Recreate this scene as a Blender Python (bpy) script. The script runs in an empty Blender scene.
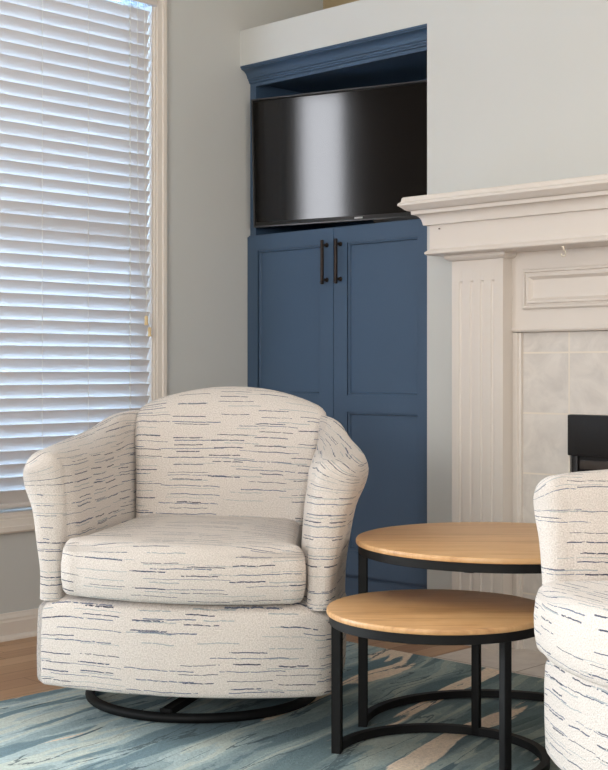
import bpy, bmesh, math, random
from mathutils import Vector, Matrix
random.seed(7)
C = bpy.context.scene.collection
PI = math.pi

# ------------------------------------------------------------------ helpers
def lin(c):
    c /= 255.0
    return c / 12.92 if c <= 0.04045 else ((c + 0.055) / 1.055) ** 2.4
def rgb(r, g, b): return (lin(r), lin(g), lin(b), 1.0)

def new_mat(name):
    m = bpy.data.materials.new(name); m.use_nodes = True
    nt = m.node_tree; nt.nodes.clear()
    out = nt.nodes.new('ShaderNodeOutputMaterial')
    b = nt.nodes.new('ShaderNodeBsdfPrincipled')
    nt.links.new(b.outputs[0], out.inputs[0])
    return m, nt, b, out

class N:
    """small wrapper for node maths"""
    def __init__(s, nt): s.nt = nt
    def put(s, sock, v):
        if v is None: return
        if isinstance(v, bpy.types.NodeSocket): s.nt.links.new(v, sock)
        else: sock.default_value = v
    def m(s, op, a, b=None, c=None):
        n = s.nt.nodes.new('ShaderNodeMath'); n.operation = op
        s.put(n.inputs[0], a); s.put(n.inputs[1], b)
        if c is not None: s.put(n.inputs[2], c)
        return n.outputs[0]
    def xyz(s, x, y, z=0.0):
        n = s.nt.nodes.new('ShaderNodeCombineXYZ')
        s.put(n.inputs[0], x); s.put(n.inputs[1], y); s.put(n.inputs[2], z)
        return n.outputs[0]
    def sep(s, v):
        n = s.nt.nodes.new('ShaderNodeSeparateXYZ'); s.nt.links.new(v, n.inputs[0])
        return n.outputs
    def noise(s, v, scale, detail=2.0, rough=0.5, dist=0.0, col=False):
        n = s.nt.nodes.new('ShaderNodeTexNoise')
        s.put(n.inputs['Vector'], v); n.inputs['Scale'].default_value = scale
        n.inputs['Detail'].default_value = detail; n.inputs['Roughness'].default_value = rough
        n.inputs['Distortion'].default_value = dist
        return n.outputs['Color'] if col else n.outputs['Fac']
    def white(s, v):
        n = s.nt.nodes.new('ShaderNodeTexWhiteNoise'); n.noise_dimensions = '3D'
        s.put(n.inputs['Vector'], v)
        return n.outputs
    def ramp(s, f, stops, interp='LINEAR'):
        n = s.nt.nodes.new('ShaderNodeValToRGB'); n.color_ramp.interpolation = interp
        e = n.color_ramp.elements
        while len(e) < len(stops): e.new(0.5)
        for k, (p, c) in enumerate(stops):
            e[k].position = p; e[k].color = c
        s.put(n.inputs[0], f)
        return n.outputs[0]
    def mix(s, f, a, b):
        n = s.nt.nodes.new('ShaderNodeMix'); n.data_type = 'RGBA'
        s.put(n.inputs[0], f); s.put(n.inputs[6], a); s.put(n.inputs[7], b)
        return n.outputs[2]
    def bump(s, h, strength, dist):
        n = s.nt.nodes.new('ShaderNodeBump')
        n.inputs['Strength'].default_value = strength; n.inputs['Distance'].default_value = dist
        s.put(n.inputs['Height'], h)
        return n.outputs[0]
    def obj(s):
        return s.nt.nodes.new('ShaderNodeTexCoord').outputs['Object']
    def uv(s):
        return s.nt.nodes.new('ShaderNodeTexCoord').outputs['UV']
    def scale(s, v, x, y, z, rot=0.0):
        n = s.nt.nodes.new('ShaderNodeMapping'); n.inputs['Scale'].default_value = (x, y, z)
        n.inputs['Rotation'].default_value = (0, 0, rot)
        s.nt.links.new(v, n.inputs[0]); return n.outputs[0]

def paint(name, col, rough=0.5, bump=0.0, bscale=300, spec=0.5, metal=0.0):
    m, nt, b, _ = new_mat(name); n = N(nt)
    b.inputs['Roughness'].default_value = rough
    b.inputs['Metallic'].default_value = metal
    b.inputs['Specular IOR Level'].default_value = spec
    f = n.noise(n.obj(), 3.0, 3)
    c2 = tuple(x * 0.95 for x in col[:3]) + (1,)
    n.put(b.inputs['Base Color'], n.mix(f, col, c2))
    if bump: n.put(b.inputs['Normal'], n.bump(n.noise(n.obj(), bscale, 2), bump, 0.001))
    return m

def link(name, bm, mat, parent=None, smooth=None):
    bmesh.ops.recalc_face_normals(bm, faces=bm.faces)
    me = bpy.data.meshes.new(name); bm.to_mesh(me); bm.free()
    if smooth is not None:
        for p in me.polygons: p.use_smooth = True
        me.set_sharp_from_angle(angle=math.radians(smooth))
    me.materials.append(mat)
    o = bpy.data.objects.new(name, me); C.objects.link(o)
    if parent is not None: o.parent = parent
    return o

def tag(o, label=None, cat=None, group=None, kind=None):
    if label: o['label'] = label
    if cat: o['category'] = cat
    if group: o['group'] = group
    if kind: o['kind'] = kind
    return o
def thing(name, label, cat, loc=(0, 0, 0), rz=0, group=None, kind=None):
    o = bpy.data.objects.new(name, None); C.objects.link(o)
    o.location = loc; o.rotation_euler = (0, 0, rz); o.empty_display_size = 0.1
    return tag(o, label, cat, group, kind)

def box(bm, x0, x1, y0, y1, z0, z1, bev=0.0, seg=2, mtx=None):
    r = bmesh.ops.create_cube(bm, size=1.0)
    vs = r['verts']
    for v in vs:
        v.co = Vector(((x0 + x1) / 2 + v.co.x * (x1 - x0), (y0 + y1) / 2 + v.co.y * (y1 - y0), (z0 + z1) / 2 + v.co.z * (z1 - z0)))
    if mtx is not None:
        for v in vs: v.co = mtx @ v.co
    if bev:
        es = list({e for v in vs for e in v.link_edges})
        bmesh.ops.bevel(bm, geom=es, offset=bev, segments=seg, profile=0.5, affect='EDGES')

def loft(bm, rings, closed=True, cap0=False, cap1=False, loop=False):
    """rings: list of lists of points. Quads between neighbouring rings."""
    V = [[bm.verts.new(p) for p in r] for r in rings]
    n = len(V[0]); nr = len(V)
    for i in range(nr if loop else nr - 1):
        a, b = V[i], V[(i + 1) % nr]
        for k in range(n if closed else n - 1):
            k2 = (k + 1) % n
            bm.faces.new((a[k], a[k2], b[k2], b[k]))
    if cap0: bm.faces.new(V[0])
    if cap1: bm.faces.new(V[-1])
    return V

def tube(bm, pts, r, seg=10, cap=True):
    pts = [Vector(p) for p in pts]; rings = []
    up = Vector((0, 0, 1))
    for i, p in enumerate(pts):
        t = (pts[min(i + 1, len(pts) - 1)] - pts[max(i - 1, 0)]).normalized()
        a = t.cross(up)
        if a.length < 1e-3: a = t.cross(Vector((1, 0, 0)))
        a.normalize(); b = a.cross(t).normalized()
        rings.append([p + a * r * math.cos(2 * PI * k / seg) + b * r * math.sin(2 * PI * k / seg) for k in range(seg)])
    loft(bm, rings, True, cap, cap)

def lathe(bm, prof, seg=48, cx=0, cy=0):
    """prof: (r, z) open profile; capped when r == 0 at an end is wanted via cap"""
    rings = [[(cx + r * math.cos(2 * PI * k / seg), cy + r * math.sin(2 * PI * k / seg), z) for k in range(seg)] for r, z in prof]
    loft(bm, rings, True, True, True)

def extrude_profile(bm, prof, f0, f1):
    """closed 2-D profile lofted between two placements (functions of profile point)"""
    loft(bm, [[f0(p) for p in prof], [f1(p) for p in prof]], True, True, True)

def cr(P, t):
    """Catmull-Rom through list P at parameter t in [0, len-1]"""
    n = len(P) - 1
    i = min(int(t), n - 1); f = t - i
    p0 = P[max(i - 1, 0)]; p1 = P[i]; p2 = P[i + 1]; p3 = P[min(i + 2, n)]
    if not isinstance(p1, (tuple, list)):
        p0, p1, p2, p3 = (p0,), (p1,), (p2,), (p3,)
        one = True
    else: one = False
    out = []
    for a, b, c, d in zip(p0, p1, p2, p3):
        out.append(0.5 * (2 * b + (c - a) * f + (2 * a - 5 * b + 4 * c - d) * f * f + (3 * b - a - 3 * c + d) * f ** 3))
    return out[0] if one else tuple(out)

# ------------------------------------------------------------------ camera
CX, HY, FP, H = 304.0, 370.0, 1329.0, 0.88
A = math.radians(43.83445)
Fv = Vector((-math.sin(A), math.cos(A), 0)); Rv = Vector((math.cos(A), math.sin(A), 0))
CAM = Vector((3.7093, -3.50876, H))
cd = bpy.data.cameras.new('camera'); cam = bpy.data.objects.new('camera', cd); C.objects.link(cam)
cam.location = CAM; cam.rotation_euler = (PI / 2, 0, A)
cd.sensor_fit = 'HORIZONTAL'; cd.sensor_width = 36.0
cd.lens = FP / 608 * 36; cd.shift_y = -(385 - HY) / 608
cd.clip_start = 0.05
bpy.context.scene.camera = cam

def RD(r, d, z=0.0):
    p = CAM + Rv * r + Fv * d
    return (p.x, p.y, z)

# ------------------------------------------------------------------ materials
M_wall = paint('wall_paint', rgb(206, 206, 203), 0.75, 0.05, 220, 0.3)
M_back = paint('khaki_back_wall', rgb(170, 152, 120), 0.8, 0.05, 220, 0.3)  # khaki tone on the wall behind the built-in
M_ceil = paint('ceiling_paint', rgb(236, 235, 231), 0.8)
M_trim = paint('trim_paint', rgb(229, 219, 209), 0.42, 0.02, 120)
M_mantel = paint('mantel_paint', rgb(224, 215, 207), 0.4, 0.03, 90)
M_blue = paint('navy_blue_cabinet_paint', rgb(65, 87, 112), 0.42, 0.04, 160)
M_slat = paint('blind_white', rgb(215, 207, 202), 0.45)
M_black = paint('black_metal', rgb(14, 14, 15), 0.55, 0.05, 400, 0.22)
M_fire = paint('black_enamel', rgb(26, 26, 28), 0.38, 0.06, 500)
M_firebar = paint('bronze_grey_metal', rgb(66, 58, 54), 0.45)
M_bronze = paint('dark_bronze', rgb(62, 52, 46), 0.36, 0, 1, 0.6, 0.75)
M_cord = paint('blind_cord', rgb(232, 226, 214), 0.7)
M_tassel = paint('tassel_wood', rgb(226, 196, 146), 0.5)
M_bezel = paint('tv_bezel', rgb(20, 19, 19), 0.3)
M_badge = paint('silver_badge', rgb(200, 200, 200), 0.4)
M_steel = paint('hook_brass', rgb(232, 222, 204), 0.3, 0, 1, 0.5, 0.5)
M_nailhole = paint('nail_steel', rgb(120, 105, 92), 0.4, 0, 1, 0.5, 0.6)

def screen_mat():
    m, nt, b, _ = new_mat('tv_screen')
    b.inputs['Base Color'].default_value = rgb(10, 9, 8)
    b.inputs['Roughness'].default_value = 0.075
    b.inputs['IOR'].default_value = 1.40
    return m
M_screen = screen_mat()

def glass_mat():
    m = bpy.data.materials.new('window_glass'); m.use_nodes = True
    nt = m.node_tree; nt.nodes.clear()
    out = nt.nodes.new('ShaderNodeOutputMaterial'); mx = nt.nodes.new('ShaderNodeMixShader')
    t = nt.nodes.new('ShaderNodeBsdfTransparent'); g = nt.nodes.new('ShaderNodeBsdfGlossy')
    t.inputs[0].default_value = (0.96, 0.98, 0.98, 1); g.inputs['Roughness'].default_value = 0.02
    fr = nt.nodes.new('ShaderNodeFresnel'); fr.inputs[0].default_value = 1.45
    nt.links.new(fr.outputs[0], mx.inputs[0]); nt.links.new(t.outputs[0], mx.inputs[1]); nt.links.new(g.outputs[0], mx.inputs[2])
    nt.links.new(mx.outputs[0], out.inputs[0])
    return m
M_glass = glass_mat()

def oak(name, c1, c2, c3, rot=0.0, gs=1.0):
    m, nt, b, _ = new_mat(name); n = N(nt)
    v = n.scale(n.obj(), 1, 1, 1, rot)
    v2 = n.scale(v, 3.0 * gs, 34 * gs, 8)
    f = n.noise(v2, 1.0, 5, 0.62, 0.6)
    fine = n.noise(n.scale(v, 14 * gs, 260 * gs, 30), 1.0, 2, 0.6)
    big = n.noise(n.scale(v, 1.2, 7, 2), 1.0, 2)
    f = n.m('ADD', n.m('MULTIPLY', f, 0.55), n.m('ADD', n.m('MULTIPLY', fine, 0.22), n.m('MULTIPLY', big, 0.3)))
    n.put(b.inputs['Base Color'], n.ramp(f, [(0.36, c1), (0.52, c2), (0.7, c3)]))
    b.inputs['Roughness'].default_value = 0.42
    n.put(b.inputs['Normal'], n.bump(fine, 0.08, 0.001))
    return m
M_oak = oak('oak_tabletop', rgb(164, 118, 74), rgb(205, 159, 109), rgb(219, 178, 130), 0.0)

def floor_mat():
    m, nt, b, _ = new_mat('oak_floorboards'); n = N(nt)
    s = n.sep(n.obj()); x, y = s[0], s[1]
    row = n.m('FLOOR', n.m('DIVIDE', x, 0.083))
    w = n.white(n.xyz(row, 3.0, 0.0))
    yy = n.m('ADD', y, n.m('MULTIPLY', w[0], 5.0))
    seg = n.m('FLOOR', n.m('DIVIDE', yy, 0.9))
    rc = n.white(n.xyz(row, seg, 1.0))[0]
    grain = n.noise(n.xyz(n.m('MULTIPLY', x, 60), n.m('MULTIPLY', yy, 3), rc), 1.0, 4, 0.6, 0.5)
    t = n.m('ADD', n.m('MULTIPLY', rc, 0.55), n.m('MULTIPLY', grain, 0.5))
    col = n.ramp(t, [(0.1, rgb(146, 108, 77)), (0.5, rgb(176, 136, 102)), (0.95, rgb(200, 163, 128))])
    fx = n.m('FRACT', n.m('DIVIDE', x, 0.083)); fy = n.m('FRACT', n.m('DIVIDE', yy, 0.9))
    gap = n.m('MAXIMUM', n.m('LESS_THAN', fx, 0.022), n.m('LESS_THAN', fy, 0.0022))
    n.put(b.inputs['Base Color'], n.mix(gap, col, rgb(88, 58, 38)))
    b.inputs['Roughness'].default_value = 0.4
    n.put(b.inputs['Normal'], n.bump(n.m('SUBTRACT', 1.0, gap), 0.25, 0.001))
    return m
M_floor = floor_mat()

def tile_mat(name, ox, oy, tw, th, axis, base, dark, grout, gw=0.004):
    m, nt, b, _ = new_mat(name); n = N(nt)
    s = n.sep(n.obj())
    u, v = (s[0], s[2]) if axis == 'wall' else (s[0], s[1])
    fu = n.m('DIVIDE', n.m('SUBTRACT', u, ox), tw); fv = n.m('DIVIDE', n.m('SUBTRACT', v, oy), th)
    cell = n.xyz(n.m('FLOOR', fu), n.m('FLOOR', fv), 0.0)
    w = n.white(cell)
    du = n.m('ABSOLUTE', n.m('SUBTRACT', n.m('FRACT', n.m('ADD', fu, 0.5)), 0.5))
    dv = n.m('ABSOLUTE', n.m('SUBTRACT', n.m('FRACT', n.m('ADD', fv, 0.5)), 0.5))
    g = n.m('MAXIMUM', n.m('LESS_THAN', du, gw / 2 / tw), n.m('LESS_THAN', dv, gw / 2 / th))
    off = nt.nodes.new('ShaderNodeVectorMath'); off.operation = 'MULTIPLY_ADD'
    nt.links.new(w[1], off.inputs[0]); off.inputs[1].default_value = (9, 9, 9); nt.links.new(n.obj(), off.inputs[2])
    cl = n.noise(off.outputs[0], 11, 5, 0.6, 0.7)
    col = n.ramp(cl, [(0.33, dark), (0.62, base)])
    n.put(b.inputs['Base Color'], n.mix(g, col, grout))
    b.inputs['Roughness'].default_value = 0.36
    n.put(b.inputs['Normal'], n.bump(n.m('SUBTRACT', 1.0, g), 0.35, 0.0015))
    return m
M_tile = tile_mat('marbled_wall_tile', 1.477, 0.745, 0.1775, 0.189, 'wall', rgb(224, 217, 210), rgb(206, 199, 193), rgb(231, 221, 208), 0.0055)
M_hearth = tile_mat('hearth_tile', 1.18, 0.0, 0.30, 0.30, 'floor', rgb(218, 208, 198), rgb(200, 188, 178), rgb(150, 130, 114), 0.005)

def fabric():
    m, nt, b, _ = new_mat('cream_boucle_with_dashes'); n = N(nt)
    s = n.sep(n.uv())
    oi = nt.nodes.new('ShaderNodeObjectInfo').outputs['Random']
    u = n.m('ADD', s[0], n.m('MULTIPLY', oi, 7.3)); v = n.m('ADD', s[1], n.m('MULTIPLY', oi, 3.1))
    uvv = n.xyz(u, v, 0.0)
    wob = n.m('SUBTRACT', n.noise(n.xyz(n.m('MULTIPLY', u, 1.0), n.m('MULTIPLY', v, 0.35), 0.0), 26, 2), 0.5)
    wob2 = n.m('SUBTRACT', n.noise(uvv, 5, 1), 0.5)
    v1 = n.m('ADD', v, n.m('ADD', n.m('MULTIPLY', wob, 0.007), n.m('MULTIPLY', wob2, 0.012)))
    def layer(cw, rp, p, hw, seed, e0):
        uj = n.m('DIVIDE', n.m('ADD', u, n.m('ADD', seed * 0.37, n.m('MULTIPLY', n.noise(n.xyz(0.0, n.m('MULTIPLY', v, 1.0), seed), 14, 1), 0.05))), cw)
        col = n.m('FLOOR', uj); fu = n.m('FRACT', uj)
        rc = n.white(n.xyz(col, seed, 0.5))[0]
        vv = n.m('DIVIDE', n.m('ADD', v1, n.m('MULTIPLY', rc, 0.3)), rp)
        row = n.m('FLOOR', vv); fr = n.m('FRACT', vv)
        w = n.white(n.xyz(col, row, seed)); c = n.sep(w[1])
        on = n.m('LESS_THAN', w[0], p)
        ctr = n.m('ADD', 0.3, n.m('MULTIPLY', c[0], 0.4))
        d = n.m('ABSOLUTE', n.m('SUBTRACT', fr, ctr))
        th = n.m('MULTIPLY', n.m('ADD', 0.6, n.m('MULTIPLY', c[1], 0.8)), hw / rp)
        # thread is irregular along its length
        rag = n.noise(n.xyz(n.m('MULTIPLY', u, 130), n.m('MULTIPLY', v, 420), seed), 1.0, 2)
        th = n.m('MULTIPLY', th, n.m('ADD', 0.35, n.m('MULTIPLY', rag, 1.3)))
        line = n.m('LESS_THAN', d, th)
        st = n.m('MULTIPLY', c[2], e0)
        ext = n.m('MULTIPLY', n.m('GREATER_THAN', fu, st), n.m('LESS_THAN', fu, n.m('SUBTRACT', 1.0, n.m('MULTIPLY', c[1], e0))))
        brk = n.m('GREATER_THAN', n.noise(n.xyz(n.m('MULTIPLY', u, 90), n.m('MULTIPLY', v, 300), seed + 4), 1.0, 1), 0.36)
        return n.m('MULTIPLY', n.m('MULTIPLY', on, line), n.m('MULTIPLY', ext, brk)), c
    la, ca = layer(0.118, 0.0205, 0.56, 0.00105, 1.0, 0.25)
    lb, cb = layer(0.205, 0.026, 0.54, 0.0009, 2.0, 0.22)
    lc, cc = layer(0.150, 0.0230, 0.62, 0.0009, 3.0, 0.30)
    grain = n.noise(uvv, 320, 2, 0.6)
    base = n.mix(n.ramp(grain, [(0.36, (0, 0, 0, 1)), (0.62, (1, 1, 1, 1))]), rgb(206, 196, 188), rgb(232, 223, 216))
    col = n.mix(n.m('MULTIPLY', lc, 0.75), base, rgb(146, 158, 164))
    col = n.mix(n.m('MULTIPLY', lb, 0.9), col, rgb(80, 95, 124))
    col = n.mix(n.m('MULTIPLY', la, 0.95), col, n.mix(ca[0], rgb(52, 57, 78), rgb(66, 82, 118)))
    n.put(b.inputs['Base Color'], col)
    b.inputs['Roughness'].default_value = 0.95
    b.inputs['Specular IOR Level'].default_value = 0.15
    b.inputs['Sheen Weight'].default_value = 0.15
    n.put(b.inputs['Normal'], n.bump(grain, 0.9, 0.004))
    return m
M_fabric = fabric()

def rug_mat():
    m, nt, b, _ = new_mat('brushstroke_rug_pile'); n = N(nt)
    o = n.obj()
    wv = n.noise(n.scale(o, 1.3, 1.3, 1), 1.0, 2, 0.5, 0.0, True)
    add = nt.nodes.new('ShaderNodeVectorMath'); add.operation = 'MULTIPLY_ADD'
    nt.links.new(wv, add.inputs[0]); add.inputs[1].default_value = (0.20, 0.20, 0); nt.links.new(o, add.inputs[2])
    v = n.scale(add.outputs[0], 1, 1, 1, math.radians(-11))
    rag = n.noise(n.scale(v, 48, 11, 1), 1.0, 3, 0.7)
    rg = n.m('MULTIPLY', n.m('SUBTRACT', rag, 0.5), 0.085)
    def streak(sx, sy, z, det=2.0):
        vv = n.sep(n.scale(v, sx, sy, 1))
        return n.m('ADD', n.noise(n.xyz(vv[0], vv[1], z), 1.0, det, 0.55, 0.25), rg)
    f1 = streak(6.5, 0.85, 0.0); f2 = streak(9.5, 1.15, 7.3); f3 = streak(13, 1.7, 3.1); f4 = streak(17, 2.2, 11.0)
    sp = n.sep(o)
    zone = n.m('ADD', n.m('MULTIPLY', n.m('SUBTRACT', sp[0], 1.35), 0.9), n.m('ADD', n.m('MULTIPLY', n.m('ADD', sp[1], 1.25), 0.45), n.m('SUBTRACT', n.noise(o, 2.0, 2), 0.25)))
    zone = n.m('MINIMUM', 1.0, n.m('MAXIMUM', 0.0, zone))
    pale, light, mid, teal, dark, cream = rgb(188, 198, 192), rgb(168, 187, 190), rgb(143, 164, 170), rgb(104, 131, 142), rgb(70, 94, 103), rgb(224, 204, 182)
    cool = n.ramp(f1, [(0.33, teal), (0.395, mid), (0.45, light), (0.50, pale), (0.545, light), (0.585, mid), (0.64, teal)], 'CONSTANT')
    green = n.ramp(f1, [(0.33, rgb(66, 88, 90)), (0.42, rgb(98, 116, 114)), (0.48, rgb(134, 146, 138)), (0.54, rgb(104, 122, 120)), (0.62, rgb(74, 96, 98))], 'CONSTANT')
    col = n.mix(zone, cool, green)
    col = n.mix(n.ramp(f3, [(0.40, (1, 1, 1, 1)), (0.43, (0, 0, 0, 1))]), col, n.mix(zone, teal, rgb(84, 104, 104)))
    col = n.mix(n.ramp(f4, [(0.66, (0, 0, 0, 1)), (0.68, (1, 1, 1, 1))]), col, dark)
    th = n.m('SUBTRACT', f2, n.m('SUBTRACT', 0.655, n.m('MULTIPLY', zone, 0.115)))
    cr_ = n.m('MINIMUM', 1.0, n.m('MAXIMUM', 0.0, n.m('MULTIPLY', th, 60)))
    col = n.mix(cr_, col, cream)
    f5 = streak(7.5, 1.0, 19.0)
    edge = n.m('LESS_THAN', n.m('ABSOLUTE', n.m('SUBTRACT', f5, 0.53)), 0.0055)
    edge = n.m('MULTIPLY', edge, n.m('GREATER_THAN', n.noise(n.scale(v, 5, 2.5, 2), 1.0, 1), 0.45))
    col = n.mix(n.m('MULTIPLY', edge, 0.8), col, rgb(62, 84, 92))
    pile = n.noise(o, 150, 3, 0.75)
    st = n.noise(n.scale(v, 120, 12, 1), 1.0, 2, 0.6)
    tuft = n.ramp(pile, [(0.36, (0, 0, 0, 1)), (0.64, (1, 1, 1, 1))])
    k = n.m('ADD', 0.80, n.m('ADD', n.m('MULTIPLY', tuft, 0.30), n.m('MULTIPLY', st, 0.42)))
    mul = nt.nodes.new('ShaderNodeMix'); mul.data_type = 'RGBA'; mul.blend_type = 'MULTIPLY'
    mul.inputs[0].default_value = 1.0
    nt.links.new(col, mul.inputs[6]); nt.links.new(n.xyz(k, k, k), mul.inputs[7])
    nt.links.new(mul.outputs[2], b.inputs['Base Color'])
    b.inputs['Roughness'].default_value = 0.95; b.inputs['Specular IOR Level'].default_value = 0.1
    b.inputs['Sheen Weight'].default_value = 0.1
    h = n.m('ADD', n.m('MULTIPLY', tuft, 0.5), n.m('ADD', n.m('MULTIPLY', f1, 1.2), n.m('MULTIPLY', cr_, 0.5)))
    n.put(b.inputs['Normal'], n.bump(h, 0.5, 0.006))
    return m
M_rug = rug_mat()

# ------------------------------------------------------------------ room shell
XE, YS, ZC = 5.4, -6.2, 3.35         # east wall, south wall, ceiling
XW, YW = -2.6, -2.2                   # bay: its outer wall and the end of the left wall
YB = 0.467                            # wall behind the built-in
def struct(name, bm, mat, parent=None, smooth=None):
    o = link(name, bm, mat, parent, smooth)
    if parent is None: tag(o, kind='structure')
    return o

bm = bmesh.new(); box(bm, -0.15, XE, YW, YB + 0.1, -0.1, 0.0); box(bm, XW - 0.15, XE, YS - 0.15, YW, -0.1, 0.0)
struct('floor', bm, M_floor)
bm = bmesh.new(); box(bm, 1.18, 2.90, -0.52, 0.0, 0.0, 0.003)
tag(struct('floor_hearth', bm, M_hearth), 'pale tiled hearth set flush in the wooden floor before the fireplace')
bm = bmesh.new(); box(bm, -0.15, XE + 0.15, YW, YB + 0.1, ZC, ZC + 0.1); box(bm, XW - 0.15, XE + 0.15, YS - 0.15, YW + 0.15, ZC, ZC + 0.1)
struct('ceiling', bm, M_ceil)

W1 = (-1.443, -0.436, 0.405, 2.245)  # window opening in the left wall: y0,y1,z0,z1
W3 = (-5.60, -2.70, 0.10, 2.70)       # invented patio window in an unseen bay, put in for the key light
bm = bmesh.new()
def wall_x(bm, x0, x1, ya, yb, z0, z1, holes):
    y = ya
    for (a, b_, c, d) in sorted(holes):
        box(bm, x0, x1, y, a, z0, z1)
        box(bm, x0, x1, a, b_, z0, c); box(bm, x0, x1, a, b_, d, z1)
        y = b_
    box(bm, x0, x1, y, yb, z0, z1)
wall_x(bm, -0.15, 0.0, YW, YB, 0, ZC, [W1])
struct('wall_left', bm, M_wall)
bm = bmesh.new(); wall_x(bm, XW - 0.15, XW, YS, YW, 0, ZC, [W3]); box(bm, XW - 0.15, -0.15, YW, YW + 0.15, 0, ZC)
struct('wall_bay', bm, M_wall)

bm = bmesh.new(); box(bm, -0.15, 0.93, YB, YB + 0.1, 0, ZC)
struct('wall_back', bm, M_back)
# chimney breast with the low header over the built-in (one continuous painted surface)
bm = bmesh.new()
XO = 0.914
box(bm, XO, XE, 0.0, YB + 0.1, 0, ZC)
struct('wall_chimney', bm, M_wall)
bm = bmesh.new(); box(bm, 0.0, XO, 0.0, 0.045, 2.0455, 2.181); box(bm, 0.0, XO, 0.045, YB, 2.161, 2.181)
struct('wall_header', bm, M_wall)
W2 = (2.6, 4.8, 0.8, 2.2)  # invented window behind the camera, put in for fill light
W4 = (-0.42, -0.04, 0.25, 3.15)       # tall narrow window, mirrored in the television
bm = bmesh.new()
xs_ = XW
for wn in (W4, W2):
    box(bm, xs_, wn[0], YS - 0.15, YS, 0, ZC)
    box(bm, wn[0], wn[1], YS - 0.15, YS, 0, wn[2]); box(bm, wn[0], wn[1], YS - 0.15, YS, wn[3], ZC)
    xs_ = wn[1]
box(bm, xs_, XE, YS - 0.15, YS, 0, ZC)
struct('wall_front', bm, paint('darkened_front_wall', rgb(118, 104, 94), 0.75))  # unseen wall, colour darkened so the television mirrors a dark room
bm = bmesh.new(); box(bm, XE, XE + 0.15, YS, YB, 0, ZC)
struct('wall_right', bm, M_wall)

# baseboards with a moulded top
def baseboard(name, ya, yb):
    prof = [(0, 0), (0.016, 0), (0.016, 0.058), (0.013, 0.064), (0.013, 0.07), (0.007, 0.08), (0.005, 0.086), (0, 0.086)]
    bm = bmesh.new()
    extrude_profile(bm, prof, lambda p: (p[0], ya, p[1]), lambda p: (p[0], yb, p[1]))
    # quarter-round shoe
    sh = [(0.016, 0)] + [(0.016 + 0.012 * math.cos(t), 0.016 * math.sin(t)) for t in [0, 0.4, 0.8, 1.2, PI / 2]]
    extrude_profile(bm, sh, lambda p: (p[0], ya, p[1]), lambda p: (p[0], yb, p[1]))
    return struct(name, bm, M_trim)
baseboard('baseboard_left', YW, 0.03)

# ------------------------------------------------------------------ window with casing
def frame_loft(bm, y0, y1, z0, z1, prof, fx):
    """mitred casing round a rectangle: prof = (outward offset, x) loop"""
    cs = [(y0, z0, -1, -1), (y1, z0, 1, -1), (y1, z1, 1, 1), (y0, z1, -1, 1)]
    rings = [[(fx + x, cy + sy * o, cz + sz * o) for (o, x) in prof] for (cy, cz, sy, sz) in cs]
    loft(bm, rings, True, loop=True)
def window(name, W, xw=0.0):
    y0, y1, z0, z1 = W
    t = thing(name, None, None, (xw, 0, 0), kind='structure')
    bm = bmesh.new()
    prof = [(0.0, 0.0), (0.0, 0.009), (0.004, 0.012), (0.012, 0.012), (0.014, 0.015), (0.034, 0.017), (0.037, 0.021), (0.051, 0.022), (0.057, 0.018), (0.057, 0.0)]
    frame_loft(bm, y0, y1, z0, z1, prof, 0.0)
    link('window_casing', bm, M_trim, t)
    bm = bmesh.new()    # jamb lining
    box(bm, -0.15, 0.008, y1 - 0.006, y1 + 0.002, z0, z1); box(bm, -0.15, 0.008, y0 - 0.002, y0 + 0.006, z0, z1)
    box(bm, -0.15, 0.008, y0, y1, z1 - 0.006, z1 + 0.002); box(bm, -0.15, 0.008, y0, y1, z0 - 0.002, z0 + 0.010)
    link('window_jamb', bm, M_trim, t)
    bm = bmesh.new()    # sashes
    zm = (z0 + z1) / 2
    for (a, b_, xo) in ((z0 + 0.01, zm + 0.02, -0.095), (zm - 0.02, z1 - 0.006, -0.125)):
        box(bm, xo, xo + 0.028, y0 + 0.006, y0 + 0.05, a, b_, 0.003); box(bm, xo, xo + 0.028, y1 - 0.05, y1 - 0.006, a, b_, 0.003)
        box(bm, xo, xo + 0.028, y0 + 0.05, y1 - 0.05, a, a + 0.045, 0.003); box(bm, xo, xo + 0.028, y0 + 0.05, y1 - 0.05, b_ - 0.04, b_, 0.003)
    link('window_sash', bm, M_trim, t)
    bm = bmesh.new()
    box(bm, -0.084, -0.080, y0 + 0.05, y1 - 0.05, z0 + 0.05, zm - 0.015)
    box(bm, -0.114, -0.110, y0 + 0.05, y1 - 0.05, zm + 0.02, z1 - 0.04)
    link('window_glass', bm, M_glass, t)
    return t
window('window_1', W1)
window('window_3', W3, XW)
# invented fill window behind the camera, and the narrow one
for nm, (x0, x1, z0, z1) in (('window_2', W2), ('window_4', W4)):
    t = thing(nm, None, None, (0, 0, 0), kind='structure')
    bm = bmesh.new(); fw_ = 0.05 if x1 - x0 > 1 else 0.02
    for a in ((x0, (x0 + x1) / 2 - fw_ / 2, x1 - fw_) if x1 - x0 > 1 else (x0, x1 - fw_)): box(bm, a, a + fw_, YS - 0.1, YS - 0.05, z0, z1, 0.004)
    box(bm, x0, x1, YS - 0.1, YS - 0.05, z0, z0 + 0.05, 0.004); box(bm, x0, x1, YS - 0.1, YS - 0.05, z1 - 0.05, z1, 0.004)
    link('window_sash', bm, M_trim, t)
    bm = bmesh.new(); box(bm, x0 + fw_, x1 - fw_, YS - 0.08, YS - 0.076, z0 + 0.05, z1 - 0.05)
    link('window_glass', bm, M_glass, t)

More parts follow.
